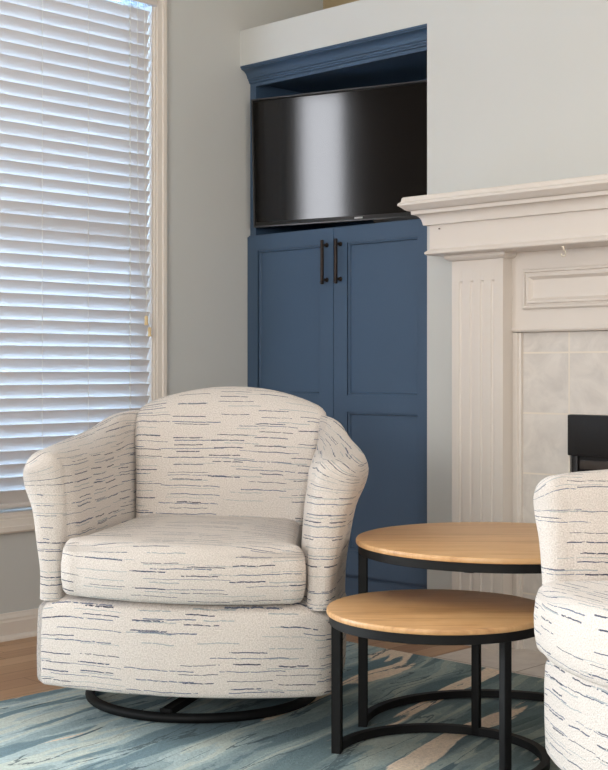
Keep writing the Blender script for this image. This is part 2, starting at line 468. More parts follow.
# ------------------------------------------------------------------ blind
bl = thing('window_blind', 'white horizontal slatted blind lowered over the window, with wooden pull tassels', 'blind', (0.026, 0, 0))
BY0, BY1 = -1.432, -0.446
bm = bmesh.new()
tilt = math.radians(66); pitch = 0.0432; sw = 0.050
zs = 0.462
n_sl = int((2.150 - zs) / pitch) + 1
for k in range(n_sl):
    z = zs + k * pitch + random.uniform(-0.0006, 0.0006)
    tl = tilt + random.uniform(-0.02, 0.02)
    top, bot = [], []
    for j in range(5):
        q = (j / 4 - 0.5)
        crown = 0.0016 * (1 - (2 * q) ** 2)
        dx, dz = q * sw * math.cos(tl), q * sw * math.sin(tl)
        nx, nz = -math.sin(tl), math.cos(tl)
        top.append((-0.036 + dx + nx * (crown + 0.0014), z + dz + nz * (crown + 0.0014)))
        bot.append((-0.036 + dx + nx * (crown - 0.0014), z + dz + nz * (crown - 0.0014)))
    ring = top + bot[::-1]
    loft(bm, [[(x, BY0, zz) for x, zz in ring], [(x, BY1, zz) for x, zz in ring]], True, True, True)
link('slats', bm, M_slat, bl, 40)
bm = bmesh.new(); box(bm, -0.062, -0.010, BY0, BY1, 0.428, 0.443, 0.003)
link('bottom_rail', bm, M_slat, bl, 40)
bm = bmesh.new(); box(bm, -0.066, -0.010, BY0 - 0.003, BY1 + 0.003, 2.190, 2.232, 0.002)
link('headrail', bm, paint('headrail_metal', rgb(214, 222, 232), 0.25, 0, 1, 0.5, 0.6), bl, 40)
bm = bmesh.new()
pv = [(-0.004, 2.184), (0.004, 2.184), (0.006, 2.19), (0.004, 2.196), (0.004, 2.225), (0.007, 2.234), (0.006, 2.24), (-0.004, 2.24)]
extrude_profile(bm, pv, lambda p: (p[0], BY0 - 0.004, p[1]), lambda p: (p[0], BY1 + 0.010, p[1]))
tag(link('valance', bm, M_slat, bl, 30), 'flat moulded valance across the head of the blind')
for yc in (-0.913, -0.723, -1.28):
    bm = bmesh.new()
    for dx in (-0.053, -0.0205): tube(bm, [(dx, yc, 0.44), (dx, yc, 2.19)], 0.0009, 6)
    link('ladder_cord', bm, M_cord, bl, 60)
bm = bmesh.new()
for dx in (-0.053, -0.0205): tube(bm, [(dx, -0.539, 0.44), (dx, -0.539, 2.19)], 0.0009, 6)
for k in range(n_sl):      # knotted rungs catching the light
    z = zs + k * pitch
    tube(bm, [(-0.020, -0.541, z + 0.028), (-0.016, -0.546, z + 0.016), (-0.022, -0.538, z + 0.004)], 0.0024, 6)
link('ladder_cord', bm, M_cord, bl, 60)
# pull cords, joined by a ring low down, each with a tassel
def tassel(y, z):
    bm = bmesh.new()
    tube(bm, [(0.004, y, z + 0.02), (0.004, y, 1.145), (0.002, y + (0.003 if y > -0.48 else -0.003), 1.4), (-0.006, y, 2.19)], 0.0010, 6)
    cdo = link('pull_cord', bm, M_cord, bl, 60)
    bm = bmesh.new()
    lathe(bm, [(0.0025, z + 0.030), (0.006, z + 0.027), (0.0068, z + 0.018), (0.0058, z + 0.010), (0.0066, z + 0.003), (0.0078, z - 0.002), (0.006, z - 0.004)], 16, 0.004, y)
    link('tassel', bm, M_tassel, cdo, 50)
tassel(-0.4865, 1.043); tassel(-0.4715, 1.003)
bm = bmesh.new()
tube(bm, [(0.0055, -0.484, 1.155), (0.004, -0.500, 1.19), (0.002, -0.514, 1.25), (-0.004, -0.519, 1.6), (-0.006, -0.519, 2.19)], 0.0009, 6)
lathe(bm, [(0.002, 1.149), (0.0035, 1.152), (0.0035, 1.158), (0.002, 1.161)], 12, 0.0045, -0.4835)
link('pull_cord', bm, M_cord, bl, 60)

# ------------------------------------------------------------------ built-in cabinet
cab = thing('built_in_cabinet', 'tall navy blue built-in cabinet with panelled doors and a television niche', 'cabinet', (0.457, 0.037, 0))
cab_off = Vector((0.457, 0.037, 0))
def cpart(name, bm, mat, parent, smooth=None, off=cab_off):
    for v in bm.verts: v.co -= off
    return link(name, bm, mat, parent, smooth)
g = 0.001
bm = bmesh.new()     # lower carcass
box(bm, g, XO - g, 0.057, YB - g, 0.135, 1.370); box(bm, g, XO - g, 0.045, YB - g, 1.370, 1.398, 0.002)
cpart('carcass', bm, M_blue, cab)
bm = bmesh.new(); box(bm, g, XO - g, 0.050, 0.30, 0.001, 0.135)
cpart('toe_board', bm, M_blue, cab)
bm = bmesh.new()     # upper niche surround: stiles, top rail, sides, back, top
box(bm, g, 0.032, 0.053, 0.075, 1.398, 2.03, 0.0015); box(bm, 0.882, XO - g, 0.053, 0.075, 1.398, 2.03, 0.0015)
box(bm, 0.032, 0.882, 0.053, 0.075, 1.972, 2.03)
box(bm, g, 0.030, 0.075, YB - g, 1.398, 2.03); box(bm, 0.884, XO - g, 0.075, YB - g, 1.398, 2.03)
box(bm, 0.030, 0.884, YB - 0.02, YB - g, 1.398, 2.03); box(bm, 0.030, 0.884, 0.075, YB - 0.02, 1.985, 2.03)
cpart('niche_surround', bm, M_blue, cab)
bm = bmesh.new()     # crown moulding
crown = [(0.053, 1.985), (0.047, 1.987), (0.047, 1.993), (0.043, 1.995), (0.043, 2.001), (0.038, 2.003), (0.036, 2.011), (0.030, 2.020), (0.020, 2.028), (0.010, 2.032),
         (0.006, 2.033), (0.006, 2.037), (0.001, 2.038), (0.001, 2.0452), (0.053, 2.0452)]
extrude_profile(bm, crown, lambda p: (g, p[0], p[1]), lambda p: (XO - g, p[0], p[1]))
cpart('crown_moulding', bm, M_blue, cab, 25)

def door(x0, x1, hx, panel_x):
    """frame-and-panel door with two recessed panels; front at y=0.037"""
    z0, z1 = 0.148, 1.392
    yf, yb, yp = 0.037, 0.056, 0.0455
    ps = [(panel_x[0], panel_x[1], 0.789, 1.337), (panel_x[0], panel_x[1], 0.235, 0.730)]
    bm = bmesh.new()
    a, b_ = panel_x
    box(bm, x0, a, yf, yb, z0, z1); box(bm, b_, x1, yf, yb, z0, z1)
    box(bm, a, b_, yf, yb, 1.337, z1); box(bm, a, b_, yf, yb, 0.730, 0.789); box(bm, a, b_, yf, yb, z0, 0.235)
    for (p0, p1, q0, q1) in ps:
        box(bm, p0, p1, yp + 0.003, yb, q0, q1)
        # stepped sticking round the panel
        for (ins, yy) in ((0.0, yf), (0.004, yf + 0.004), (0.009, yf + 0.004), (0.012, yp + 0.003)): pass
        rings = []
        for (ins, yy) in ((0.0, yf), (0.0, yf + 0.004), (0.007, yf + 0.0045), (0.010, yp + 0.003)):
            rings.append([(p0 + ins, yy, q0 + ins), (p1 - ins, yy, q0 + ins), (p1 - ins, yy, q1 - ins), (p0 + ins, yy, q1 - ins)])
        loft(bm, rings, True)
    d = cpart('door', bm, M_blue, cab)
    bm = bmesh.new()
    zt, zb = 1.352, 1.190
    box(bm, hx - 0.0055, hx + 0.0055, yf - 0.032, yf - 0.021, zb, zt, 0.003, 2)
    for z in (zb + 0.018, zt - 0.018):
        rings = []
        for (r, yy) in ((0.0085, yf - 0.0005), (0.0085, yf - 0.004), (0.005, yf - 0.008), (0.0045, yf - 0.028)):
            rings.append([(hx + r * math.cos(2 * PI * k / 14), yy, z + r * math.sin(2 * PI * k / 14)) for k in range(14)])
        loft(bm, rings, True, True, True)
        box(bm, hx - 0.0065, hx + 0.0065, yf - 0.035, yf - 0.022, z - 0.012, z - 0.009, 0.001)
    h = cpart('handle', bm, M_bronze, d, 40)
    tag(h, 'dark bronze bar handle')
door(0.003, 0.4515, 0.421, (0.060, 0.393 - 0.012 + 0.004))
door(0.4545, 0.911, 0.488, (0.520, 0.846))

# ------------------------------------------------------------------ television
tv = thing('television', 'flat black television in the niche above the navy cabinet doors', 'television', (0.050, 0.026, 1.424), math.radians(19))
tv.rotation_euler[1] = math.radians(-0.8)
TW, TH, ttilt = 0.86, 0.490, math.radians(0.7)
mt = Matrix.Rotation(ttilt, 4, 'X')
bm = bmesh.new(); box(bm, 0, TW, 0.0, 0.022, 0, TH, 0.003, 2); box(bm, 0.12, TW - 0.12, 0.022, 0.055, 0.06, TH - 0.1, 0.012)
box(bm, 0.30, 0.50, 0.055, 0.075, 0.15, 0.35, 0.004)
for v in bm.verts: v.co = mt @ v.co
link('casing', bm, M_bezel, tv, 40)
bm = bmesh.new(); box(bm, 0.011, TW - 0.011, -0.0012, 0.002, 0.020, TH - 0.011)
for v in bm.verts: v.co = mt @ v.co
link('screen', bm, M_screen, tv)
bm = bmesh.new()      # thin glossy lip round the screen
for (a, b_, c, d) in ((0, TW, 0, 0.006), (0, TW, TH - 0.005, TH), (0, 0.005, 0.006, TH - 0.005), (TW - 0.005, TW, 0.006, TH - 0.005)):
    box(bm, a, b_, -0.005, 0.001, c, d, 0.001)
for v in bm.verts: v.co = mt @ v.co
link('bezel_lip', bm, paint('bezel_lip', rgb(52, 50, 50), 0.28), tv)
bm = bmesh.new()
for k in range(7): box(bm, 0.418 + k * 0.0046, 0.418 + k * 0.0046 + 0.0038, -0.0035, 0.0, 0.0085, 0.0145)
for v in bm.verts: v.co = mt @ v.co
tag(link('badge', bm, M_badge, tv), 'small silver badge on the lower bezel')
bm = bmesh.new()      # wall arm
box(bm, 0.36, 0.44, 0.07, 0.25, 0.22, 0.28, 0.004)
link('wall_bracket', bm, M_black, tv)
# slim black box on the cabinet top under the right end of the television
sb = thing('slim_black_box', 'slim black box on the cabinet top beneath the right end of the television', 'box', (0.70, 0.075, 1.3985))
bm = bmesh.new(); box(bm, -0.09, 0.15, 0, 0.10, 0.0, 0.017, 0.003)
link('case', bm, M_bezel, sb, 40)

# ------------------------------------------------------------------ fireplace surround
XL, XR, PF = 1.08, 2.80, 0.08
fp = thing('fireplace_mantel', 'off-white fireplace mantel with moulded shelf and fluted pilasters on the chimney wall', 'fireplace mantel', (1.94, 0, 0))
fo = Vector((1.94, 0, 0))
def fpart(name, bm, smooth=None, mat=None): return cpart(name, bm, mat or M_mantel, fp, smooth, fo)
def mitre(bm, prof):
    def corners(o, z):
        return [(XL - o, -0.0005, z), (XL - o, -(PF + o), z), (XR + o, -(PF + o), z), (XR + o, -0.0005, z)]
    cols = [corners(o, z) for o, z in prof]
    rings = [[c[k] for c in cols] for k in range(4)]
    loft(bm, rings, True, True, True)
sh = [(0.045, 1.3925), (0.096, 1.3925), (0.104, 1.3935), (0.108, 1.396), (0.116, 1.403), (0.1249, 1.410), (0.1249, 1.416), (0.117, 1.423), (0.115, 1.434), (0.112, 1.437), (-0.08, 1.437)]
sh = [(-0.06, 1.3925)] + sh[1:]
bm = bmesh.new(); mitre(bm, sh); fpart('shelf', bm, 25)
cv = [(-0.06, 1.3465), (0.0662, 1.3465), (0.0673, 1.3515)]
for k in range(1, 8):
    t_ = k / 8 * PI / 2
    cv.append((0.092 - 0.0235 * math.cos(t_), 1.354 + 0.026 * math.sin(t_)))
cv += [(0.0935, 1.381), (0.0945, 1.3925), (-0.06, 1.3925)]
bm = bmesh.new(); mitre(bm, cv); fpart('cornice', bm, 25)
bm = bmesh.new(); mitre(bm, [(-0.06, 1.262), (0.0513, 1.262), (0.0513, 1.3465), (-0.06, 1.3465)]); fpart('frieze_board', bm)
bm = bmesh.new(); mitre(bm, [(-0.075, 1.249), (0.050, 1.249), (0.058, 1.2505), (0.063, 1.254), (0.0639, 1.258), (0.060, 1.263), (0.054, 1.267), (0.0513, 1.270), (-0.06, 1.270)])
fpart('frieze_moulding', bm, 25)
def pilaster(xa, xb):
    """front face with four round-topped flutes, as a fine height grid"""
    bm = bmesh.new()
    zt, ft = 1.232, 1.165
    cs = [xa + (xb - xa) * q for q in (0.185, 0.392, 0.598, 0.805)]
    hw = 0.0075
    xs = {xa, xb}
    for c in cs:
        for k in range(-4, 5): xs.add(c + hw * k / 4)
    xs = sorted(xs)
    zs_ = [0.0, 0.15, 0.16] + [0.16 + (ft - 0.03 - 0.16) * k / 4 for k in range(1, 5)] + [ft - 0.03 + 0.03 * k / 10 for k in range(1, 11)] + [zt]
    rings = []
    for z in zs_:
        row = []
        for x in xs:
            d = 0.0
            for c in cs:
                dx = abs(x - c)
                if z > ft - hw: r = math.hypot(dx, z - (ft - hw))
                elif z < 0.155: r = 1
                else: r = dx
                if r < hw: d = max(d, 0.006 * math.sqrt(max(0, 1 - (r / hw) ** 2)))
            row.append((x, -PF + d, z))
        rings.append(row)
    loft(bm, rings, False)
    box(bm, xa, xb, -PF + 0.012, -0.0005, 0.0, zt)
    for x in (xa, xb):   # thin side returns between grid edge and core
        vs = [bm.verts.new(p) for p in ((x, -PF, 0), (x, -PF + 0.012, 0), (x, -PF + 0.012, zt), (x, -PF, zt))]
        bm.faces.new(vs)
    box(bm, xa - 0.004, xb + 0.004, -PF - 0.012, -0.0005, 0.0, 0.13, 0.003)   # plinth
    # cap moulding just under the frieze
    pr_ = [(0.0, 1.230), (0.008, 1.232), (0.0135, 1.236), (0.0181, 1.241), (0.0181, 1.249)]
    rings = []
    for (o, z) in pr_:
        rings.append([(xa - o, -0.0005, z), (xa - o, -PF - o, z), (xb + o, -PF - o, z), (xb + o, -0.0005, z)])
    loft(bm, rings, True, True, True)
    return fpart('pilaster', bm, 30)
pilaster(1.08, 1.28); pilaster(2.60, 2.80)
PH = 0.03
bm = bmesh.new()
box(bm, 1.28, 2.60, -PH, -0.0005, 1.016, 1.25)
rings = [[(1.281, -yy, z) for yy, z in ((0.001, 0.997), (PH + 0.004, 1.0), (PH + 0.007, 1.006), (PH + 0.004, 1.012), (PH + 0.004, 1.018), (0.001, 1.018))]]
rings.append([(2.599, p[1], p[2]) for p in rings[0]])
loft(bm, rings, True, True, True)
fpart('header_board', bm, 25)
def panel_mould(bm, x0, x1, z0, z1):
    prof = [(0, 0.0), (0, 0.008), (0.004, 0.012), (0.009, 0.012), (0.012, 0.005), (0.016, 0.005), (0.018, 0.014), (0.024, 0.014), (0.029, 0.005), (0.034, 0.0)]
    cs = [(x0, z0, 1, 1), (x1, z0, -1, 1), (x1, z1, -1, -1), (x0, z1, 1, -1)]
    loft(bm, [[(cx + sx * o, -PH - d, cz + sz * o) for (o, d) in prof] for (cx, cz, sx, sz) in cs], False, loop=True)
bm = bmesh.new(); panel_mould(bm, 1.324, 2.556, 1.070, 1.194); fpart('panel_moulding', bm, 30)
bm = bmesh.new()     # stepped inner trim against the tiles
def vtrim(x, s):
    pr_ = [(0, 0.0), (0, PH), (0.010, PH), (0.012, PH + 0.004), (0.019, PH + 0.004), (0.022, PH - 0.004), (0.028, PH - 0.006), (0.028, 0.0)]
    extrude_profile(bm, pr_, lambda p: (x + s * p[0], -0.0005 - p[1], 0.0), lambda p: (x + s * p[0], -0.0005 - p[1], 0.997))
vtrim(1.281, 1); fpart('inner_trim', bm, 25)
bm = bmesh.new(); vtrim(2.599, -1); fpart('inner_trim', bm, 25)
# tile facing
bm = bmesh.new(); FX0, FX1, FZ = 1.480, 2.40, 0.745
box(bm, 1.309, FX0, -0.012, -0.0005, 0.003, 0.997); box(bm, FX1, 2.571, -0.012, -0.0005, 0.003, 0.997)
box(bm, FX0, FX1, -0.012, -0.0005, FZ, 0.997)
o = struct('trim_tile', bm, M_tile)
# small cup hook under the mantel and a nail on the frieze
def hook_at(x, y):
    bm = bmesh.new()
    pts = [(0, 0, 0.0), (0, 0, -0.006)] + [(0.004 * math.sin(t_), 0, -0.012 + 0.006 * math.cos(t_)) for t_ in [k * 0.5 for k in range(0, 10)]]
    tube(bm, pts, 0.0011, 8)
    lathe(bm, [(0.001, 0.0), (0.0035, -0.0005), (0.0035, -0.0015), (0.001, -0.002)], 12)
    o = link('cup_hook', bm, M_steel, None, 50); o.location = (x, y, 1.2488); o.scale = (1.7, 1.7, 1.7); o.rotation_euler = (0, 0, 0.7)
    tag(o, 'tiny metal cup hook screwed under the edge of the mantel', 'hook')
hook_at(1.527, -0.122)
bm = bmesh.new()
rings = [[(r * math.cos(2 * PI * k / 10), yy, r * math.sin(2 * PI * k / 10)) for k in range(10)] for r, yy in ((0.0018, 0), (0.0018, -0.004), (0.0028, -0.0042), (0.0024, -0.0055))]
loft(bm, rings, True, True, True)
o = link('nail', bm, M_nailhole, None, 40); o.location = (1.071, -0.1313, 1.333)
tag(o, 'tiny nail head in the frieze of the mantel near its corner', 'nail')

# fireplace insert
fi = thing('fireplace_insert', 'black metal fireplace insert behind tiles, partly hidden by the near armchair', 'fireplace', (1.94, -0.012, 0.003))
fio = Vector((1.94, -0.012, 0.003))
bm = bmesh.new(); box(bm, FX0 + 0.002, FX1 - 0.002, -0.030, 0.0, 0.620, FZ - 0.001, 0.003)
cpart('hood_panel', bm, M_fire, fi, 40, fio)
bm = bmesh.new()
box(bm, FX0 + 0.012, FX0 + 0.030, -0.018, -0.001, 0.003, 0.620, 0.002); box(bm, FX1 - 0.030, FX1 - 0.012, -0.018, -0.001, 0.003, 0.620, 0.002)
box(bm, FX0 + 0.03, FX1 - 0.03, -0.018, -0.001, 0.003, 0.10, 0.002)
box(bm, FX0 + 0.002, FX1 - 0.002, -0.006, -0.0006, 0.003, 0.62)
cpart('frame', bm, M_fire, fi, 40, fio)
bm = bmesh.new(); box(bm, FX0 + 0.036, FX1 - 0.036, -0.016, -0.006, 0.580, 0.606, 0.002)
cpart('louvre', bm, M_firebar, fi, 40, fio)
bm = bmesh.new(); box(bm, FX0 + 0.04, FX1 - 0.04, -0.010, -0.006, 0.11, 0.572)
cpart('glass_front', bm, M_screen, fi, None, fio)

# ------------------------------------------------------------------ rug
RT = 0.010
bm = bmesh.new()
box(bm, 0.712, 3.30, -3.35, -0.335, 0.0032, RT, 0.003, 2)
rug = link('area_rug', bm, M_rug, None, 50)
tag(rug, 'blue, grey and cream rug with brushstroke streaks lying under the armchairs', 'rug')

# ------------------------------------------------------------------ armchairs
class Surf:
    """bmesh with uv in metres"""
    def __init__(s): s.bm = bmesh.new(); s.uv = s.bm.loops.layers.uv.new('UVMap'); s.c = {}
    def v(s, p): return s.bm.verts.new(p)
    def face(s, vs, uvs):
        try: f = s.bm.faces.new(vs)
        except ValueError: return
        for l, q in zip(f.loops, uvs): l[s.uv].uv = q
    def grid(s, P, U, closed=False):
        V = [[s.v(p) for p in r] for r in P]
        n = len(P[0])
        for i in range(len(P) - 1):
            for k in range(n if closed else n - 1):
                k2 = (k + 1) % n
                s.face((V[i][k], V[i][k2], V[i + 1][k2], V[i + 1][k]), (U[i][k], U[i][k2], U[i + 1][k2], U[i + 1][k]))
        return V

def sweep_uv(rows):
    return rows

INNER = [(.290, -.385), (.273, -.345), (.263, -.25), (.254, -.10), (.243, .05), (.224, .15), (.17, .225), (.09, .28), (0, .30)]
OUTER = [(.356, -.385), (.362, -.345), (.368, -.25), (.369, -.10), (.344, .05), (.312, .16), (.250, .26), (.15, .34), (0, .375)]
FLARE = [.046, .050, .052, .049, .026, .018, .010, .006, .004]
TOPZ = [.664, .668, .672, .682, .708, .742, .752, .756, .758]
LEAN = [.018, .022, .022, .024, .034, .050, .062, .060, .05]
NCTL = 8.0

def arm_section(s):
    """profile at path position s (0..7): list of (x, y, z), hairpin from inner bottom over the top to outer bottom"""
    ix, iy = cr(INNER, s); ox, oy = cr(OUTER, s); fl = cr(FLARE, s); zt = cr(TOPZ, s)
    d = Vector((ox - ix, oy - iy)); w = d.length; d /= w
    le = cr(LEAN, s)
    ctl = [(.004, .312), (.003, .36), (.002, .44), (-.002 + .4 * le, .54), (-.006 + .85 * le, zt - .085), (-.002 + le, zt - .030), (w * .45 + .45 * le, zt - .002), (w + fl * .45, zt - .008),
           (w + fl * .97, zt - .042), (w + fl * .90, zt - .082), (w + fl * .45, zt - .140), (w + .008, zt - .22), (w - .002, .38), (w - .003, .312)]
    pts = []
    NSEG = 52
    for k in range(NSEG + 1):
        n_, z = cr(ctl, k / NSEG * (len(ctl) - 1))
        pts.append((n_, z))
    return pts, (ix, iy), d, w, zt

def make_arm(side, parent, z0):
    S = Surf()
    rows, vv = [], []
    NS = 64
    def vof(q, ztop):      # stripes stay level on the sides and run along the arm over its top
        r = []
        for n_, z in q:
            t_ = max(0.0, min(1.0, (z - (ztop - .09)) / .07)); t_ = t_ * t_ * (3 - 2 * t_)
            r.append(z + .8 * t_ * n_)
        return r
    RF = 0.036            # front rounding
    def place(pts, base, d, yo=0.0):
        return [Vector((side * (base[0] + d.x * n_), base[1] + d.y * n_ + yo, z)) for n_, z in pts]
    pts, base, d, w, zt = arm_section(0.0)
    m = len(pts) - 1
    mid = [((pts[k][0] + pts[m - k][0]) / 2, (pts[k][1] + pts[m - k][1]) / 2) for k in range(m + 1)]
    # pull the spine below the top so that the top rounds over too
    mid = [(a, min(b_, zt - .066)) for a, b_ in mid]
    arc0 = None
    for j in range(9):       # rounded nose: from flat cap out to full section
        th = (1 - j / 8) * PI / 2
        fw = RF * math.sin(th)
        q = []
        for k in range(m + 1):
            vx, vz = pts[k][0] - mid[k][0], pts[k][1] - mid[k][1]
            L = math.hypot(vx, vz) + 1e-9
            f = 1 - min(RF, 0.72 * L) * (1 - math.cos(th)) / L
            q.append((mid[k][0] + vx * f, mid[k][1] + vz * f))
        rows.append(place(q, base, d, -fw)); vv.append(vof(q, zt))
    for j in range(1, NS + 1):
        p2, b2, d2, _, z2 = arm_section(NCTL * j / NS)
        rows.append(place(p2, b2, d2)); vv.append(vof(p2, z2))
    # uv: u = length along row index (measured on the outer mid), v = profile arc length of the full section
    al = [0.0]
    for k in range(1, m + 1): al.append(al[-1] + math.hypot(pts[k][0] - pts[k - 1][0], pts[k][1] - pts[k - 1][1]))
    kk = m // 4
    ul = [0.0]
    for j in range(1, len(rows)): ul.append(ul[-1] + (rows[j][kk] - rows[j - 1][kk]).length)
    U = [[(ul[j], vv[j][k]) for k in range(m + 1)] for j in range(len(rows))]
    V = S.grid(rows, U)
    # front cap: pair inner with outer points
    cap = []
    first = V[0]; P0 = rows[0]
    h = m // 2; NC = 6
    cols = []
    for c in range(NC + 1):
        t_ = c / NC
        col = []
        for k in range(h + 1):
            if c == 0: col.append(first[k])
            elif c == NC: col.append(first[m - k])
            elif k == h: col.append(first[h])
            else:
                p = P0[k].lerp(P0[m - k], t_)
                p.y -= 0.0015 * math.sin(PI * t_)
                col.append(S.v(p))
        cols.append(col)
    wd = (P0[8] - P0[m - 8]).length
    for c in range(NC):
        for k in range(h):
            vs = (cols[c][k], cols[c + 1][k], cols[c + 1][k + 1], cols[c][k + 1])
            cv_ = lambda cc, k_: vv[0][k_] + (vv[0][m - k_] - vv[0][k_]) * cc / NC
            uvs = [(-wd * c / NC, cv_(c, k)), (-wd * (c + 1) / NC, cv_(c + 1, k)), (-wd * (c + 1) / NC, cv_(c + 1, k + 1)), (-wd * c / NC, cv_(c, k + 1))]
            if k == h - 1: S.face(vs[:3], uvs[:3])
            else: S.face(vs, uvs)
    for v in S.bm.verts: v.co.z += z0
    return link('arm', S.bm, M_fabric, parent, 60)

def base_outline(off=0.0):
    """plan outline of the body, counter-clockwise from the front left corner"""
    pts = []
    NX = 28
    for k in range(NX + 1):           # convex front
        x = -0.338 + 0.676 * k / NX
        pts.append((x, -0.486 + 0.078 * (x / 0.365) ** 2))
    right = [(.357, -.390), (.368, -.25), (.370, -.10), (.353, .05), (.318, .16), (.256, .265), (.155, .345), (0, .380)]
    for k in range(36): pts.append(cr(right, 7.0 * k / 35))
    left = [(-x, y) for x, y in right]
    pts += [cr(left, 7.0 - 7.0 * k / 35) for k in range(1, 36)]
    return pts
def make_body(parent, z0):
    S = Surf()
    O = base_outline(); n = len(O)
    def inset(d):
        out = []
        for k in range(n):
            a, b_ = Vector(O[k - 1]), Vector(O[(k + 1) % n]); t_ = (b_ - a).normalized()
            nr = Vector((t_.y, -t_.x)); p = Vector(O[k]) - nr * d
            out.append((p.x, p.y))
        return out
    lev = [(0.030, .108), (0.010, .109), (0.003, .114), (0.0, .124), (-.002, .18), (-.002, .25), (0.0, .285), (.003, .294), (.010, .301), (.03, .305), (.08, .312)]
    rows, U = [], []
    ul = [0.0]
    for k in range(1, n): ul.append(ul[-1] + (Vector(O[k]) - Vector(O[k - 1])).length)
    for d, z in lev:
        q = inset(d); row = []
        for k, (x, y) in enumerate(q):
            lift = 0.016 * max(0.0, min(1.0, (0.345 - abs(x)) / 0.07)) if y < -0.2 else 0.0   # front rail rises under the cushion
            row.append((x, y, z + (lift * max(0, (z - .18) / .13) if z > .18 else 0)))
        rows.append(row); U.append([(ul[k], z) for k in range(n)])
    V = S.grid(rows, U, True)
    S.bm.faces.new(V[0]); S.bm.faces.new(V[-1])
    for v in S.bm.verts: v.co.z += z0
    return link('body', S.bm, M_fabric, parent, 50)

def make_back(parent, z0):
    S = Surf(); rows, U = [], []
    NA = 44
    for i in range(NA + 1):
        a = -1 + 2 * i / NA
        e = max(0.0, (abs(a) - 0.86) / 0.14)        # soft ends
        ins = 0.030 * (1 - math.sqrt(max(0.0, 1 - e * e)))
        ztop = .822 - .066 * abs(a) ** 2.1
        curve = 0.050 * a * a
        def hw(z): return .232 + (.283 - .232) * max(0, min(1, (z - .42) / .36)) ** 1.3
        prof = []
        yf = lambda z: .118 + .32 * (z - .42) + .012 * math.sin(max(0, min(1, (z - .40) / .4)) * PI) * -1 - curve
        zt = ztop
        ctl = [(yf(.36) + ins, .36), (yf(.46) + ins, .46), (yf(.56) + ins, .56), (yf(.66) + ins, .66), (yf(zt - .09) + ins, zt - .09), (yf(zt - .04) + .006 + ins, zt - .040 - ins * .3),
               (yf(zt) + .030, zt - .008 - ins * .6), (yf(zt) + .070, zt - ins), (yf(zt) + .110 - ins * .4, zt - .016 - ins), (yf(zt) + .135 - ins, zt - .055 - ins), (yf(zt) + .138 - ins, zt - .12), (.378 - .30 * (hw(.5) * a) ** 2 * 3, .58), (.380 - .30 * (hw(.5) * a) ** 2 * 3, .45), (.378 - .30 * (hw(.5) * a) ** 2 * 3, .30)]
        row, u_, arc = [], [], 0.0
        NP = 48; last = None
        for k in range(NP + 1):
            y, z = cr(ctl, k / NP * (len(ctl) - 1))
            x = a * hw(z) + .016 * max(0, z - .42) / .4
            p = Vector((x, y, z))
            if last is not None: arc += math.hypot(y - last[0], z - last[1])
            last = (y, z)
            row.append(p); u_.append((x, arc))
        rows.append(row); U.append(u_)
    V = S.grid(rows, U)
    # close the ends
    for r in (V[0], V[-1]):
        m = len(r) - 1
        for k in range(m // 2):
            if k + 1 == m - k - 1 or k + 1 > m - k - 1: continue
            a_, b_, c_, d_ = r[k], r[k + 1], r[m - k - 1], r[m - k]
            S.face((a_, b_, c_, d_) if c_ is not b_ else (a_, b_, d_), [(0, 0), (0, .01), (.01, .01), (.01, 0)][:4 if c_ is not b_ else 3])
    for v in S.bm.verts: v.co.z += z0
    return link('backrest', S.bm, M_fabric, parent, 60)

def make_cushion(parent, z0, slide=0.0):
    S = Surf()
    # plan outline: convex front, slight wrap over the arm fronts, rounded corners
    def outline(d):
        pts = []
        hwf, hwb = .292 - d, .228 - d
        yb = .150 - d
        N1 = 30; rc = max(.012, .045 - d)
        def yfront(x): return -.512 + d + .072 * (x / .29) ** 2
        def side(y):
            t_ = max(0, min(1, (y + .425) / .045)); t_ = t_ * t_ * (3 - 2 * t_)
            t2 = max(0, min(1, (y + .38) / .53))
            return hwf - .022 * t_ + (.226 - .268) * t2
        for k in range(N1 + 1):
            x = -(hwf - rc) + 2 * (hwf - rc) * k / N1
            pts.append((x, yfront(x)))
        yc = yfront(hwf - rc) + rc
        for k in range(1, 8):
            t_ = -PI / 2 + k / 8 * PI / 2
            pts.append((hwf - rc + rc * math.cos(t_), yc + rc * math.sin(t_)))
        NB = 30
        for k in range(NB + 1):
            y = yc + (yb - yc) * k / NB
            pts.append((side(y), y))
        for k in range(1, 20):
            x = hwb - 2 * hwb * k / 20
            pts.append((x, yb))
        for k in range(NB + 1):
            y = yb + (yc - yb) * k / NB
            pts.append((-side(y), y))
        for k in range(1, 8):
            t_ = PI + k / 8 * PI / 2
            pts.append((-(hwf - rc) + rc * math.cos(t_), yc + rc * math.sin(t_)))
        return pts
    zb, zt = .327, .466
    lev = [(.060, zb), (.022, zb + .001), (.010, zb + .005), (.003, zb + .014), (-.002, zb + .040), (-.003, zb + .075), (.001, zt - .030), (.007, zt - .014), (.018, zt - .004), (.036, zt)]
    rows, U = [], []
    for d, z in lev:
        q = outline(d); rows.append([(x, y, z) for x, y in q])
    q0 = outline(.036); n = len(q0)
    cxy = (0.0, -.17)
    for s in (.88, .76, .62, .46, .30, .14):
        row = []
        for (x, y) in q0:
            X, Y = cxy[0] + (x - cxy[0]) * s, cxy[1] + (y - cxy[1]) * s
            row.append((X, Y, zt + .014 * (1 - s ** 2.2)))
        rows.append(row)
    for r in rows:
        U.append([(x, z + max(0.0, (y + .50)) * (1.0 if z > zt - .03 else 0.0) + (0.0)) for x, y, z in r])
    V = S.grid(rows, U, True)
    f = S.bm.faces.new(V[-1]); S.bm.faces.new(V[0])
    for v in S.bm.verts: v.co.y -= slide
    for l in f.loops: l[S.uv].uv = (l.vert.co.x, l.vert.co.z + l.vert.co.y + .50)
    for v in S.bm.verts: v.co.z += z0
    return link('seat_cushion', S.bm, M_fabric, parent, 60)

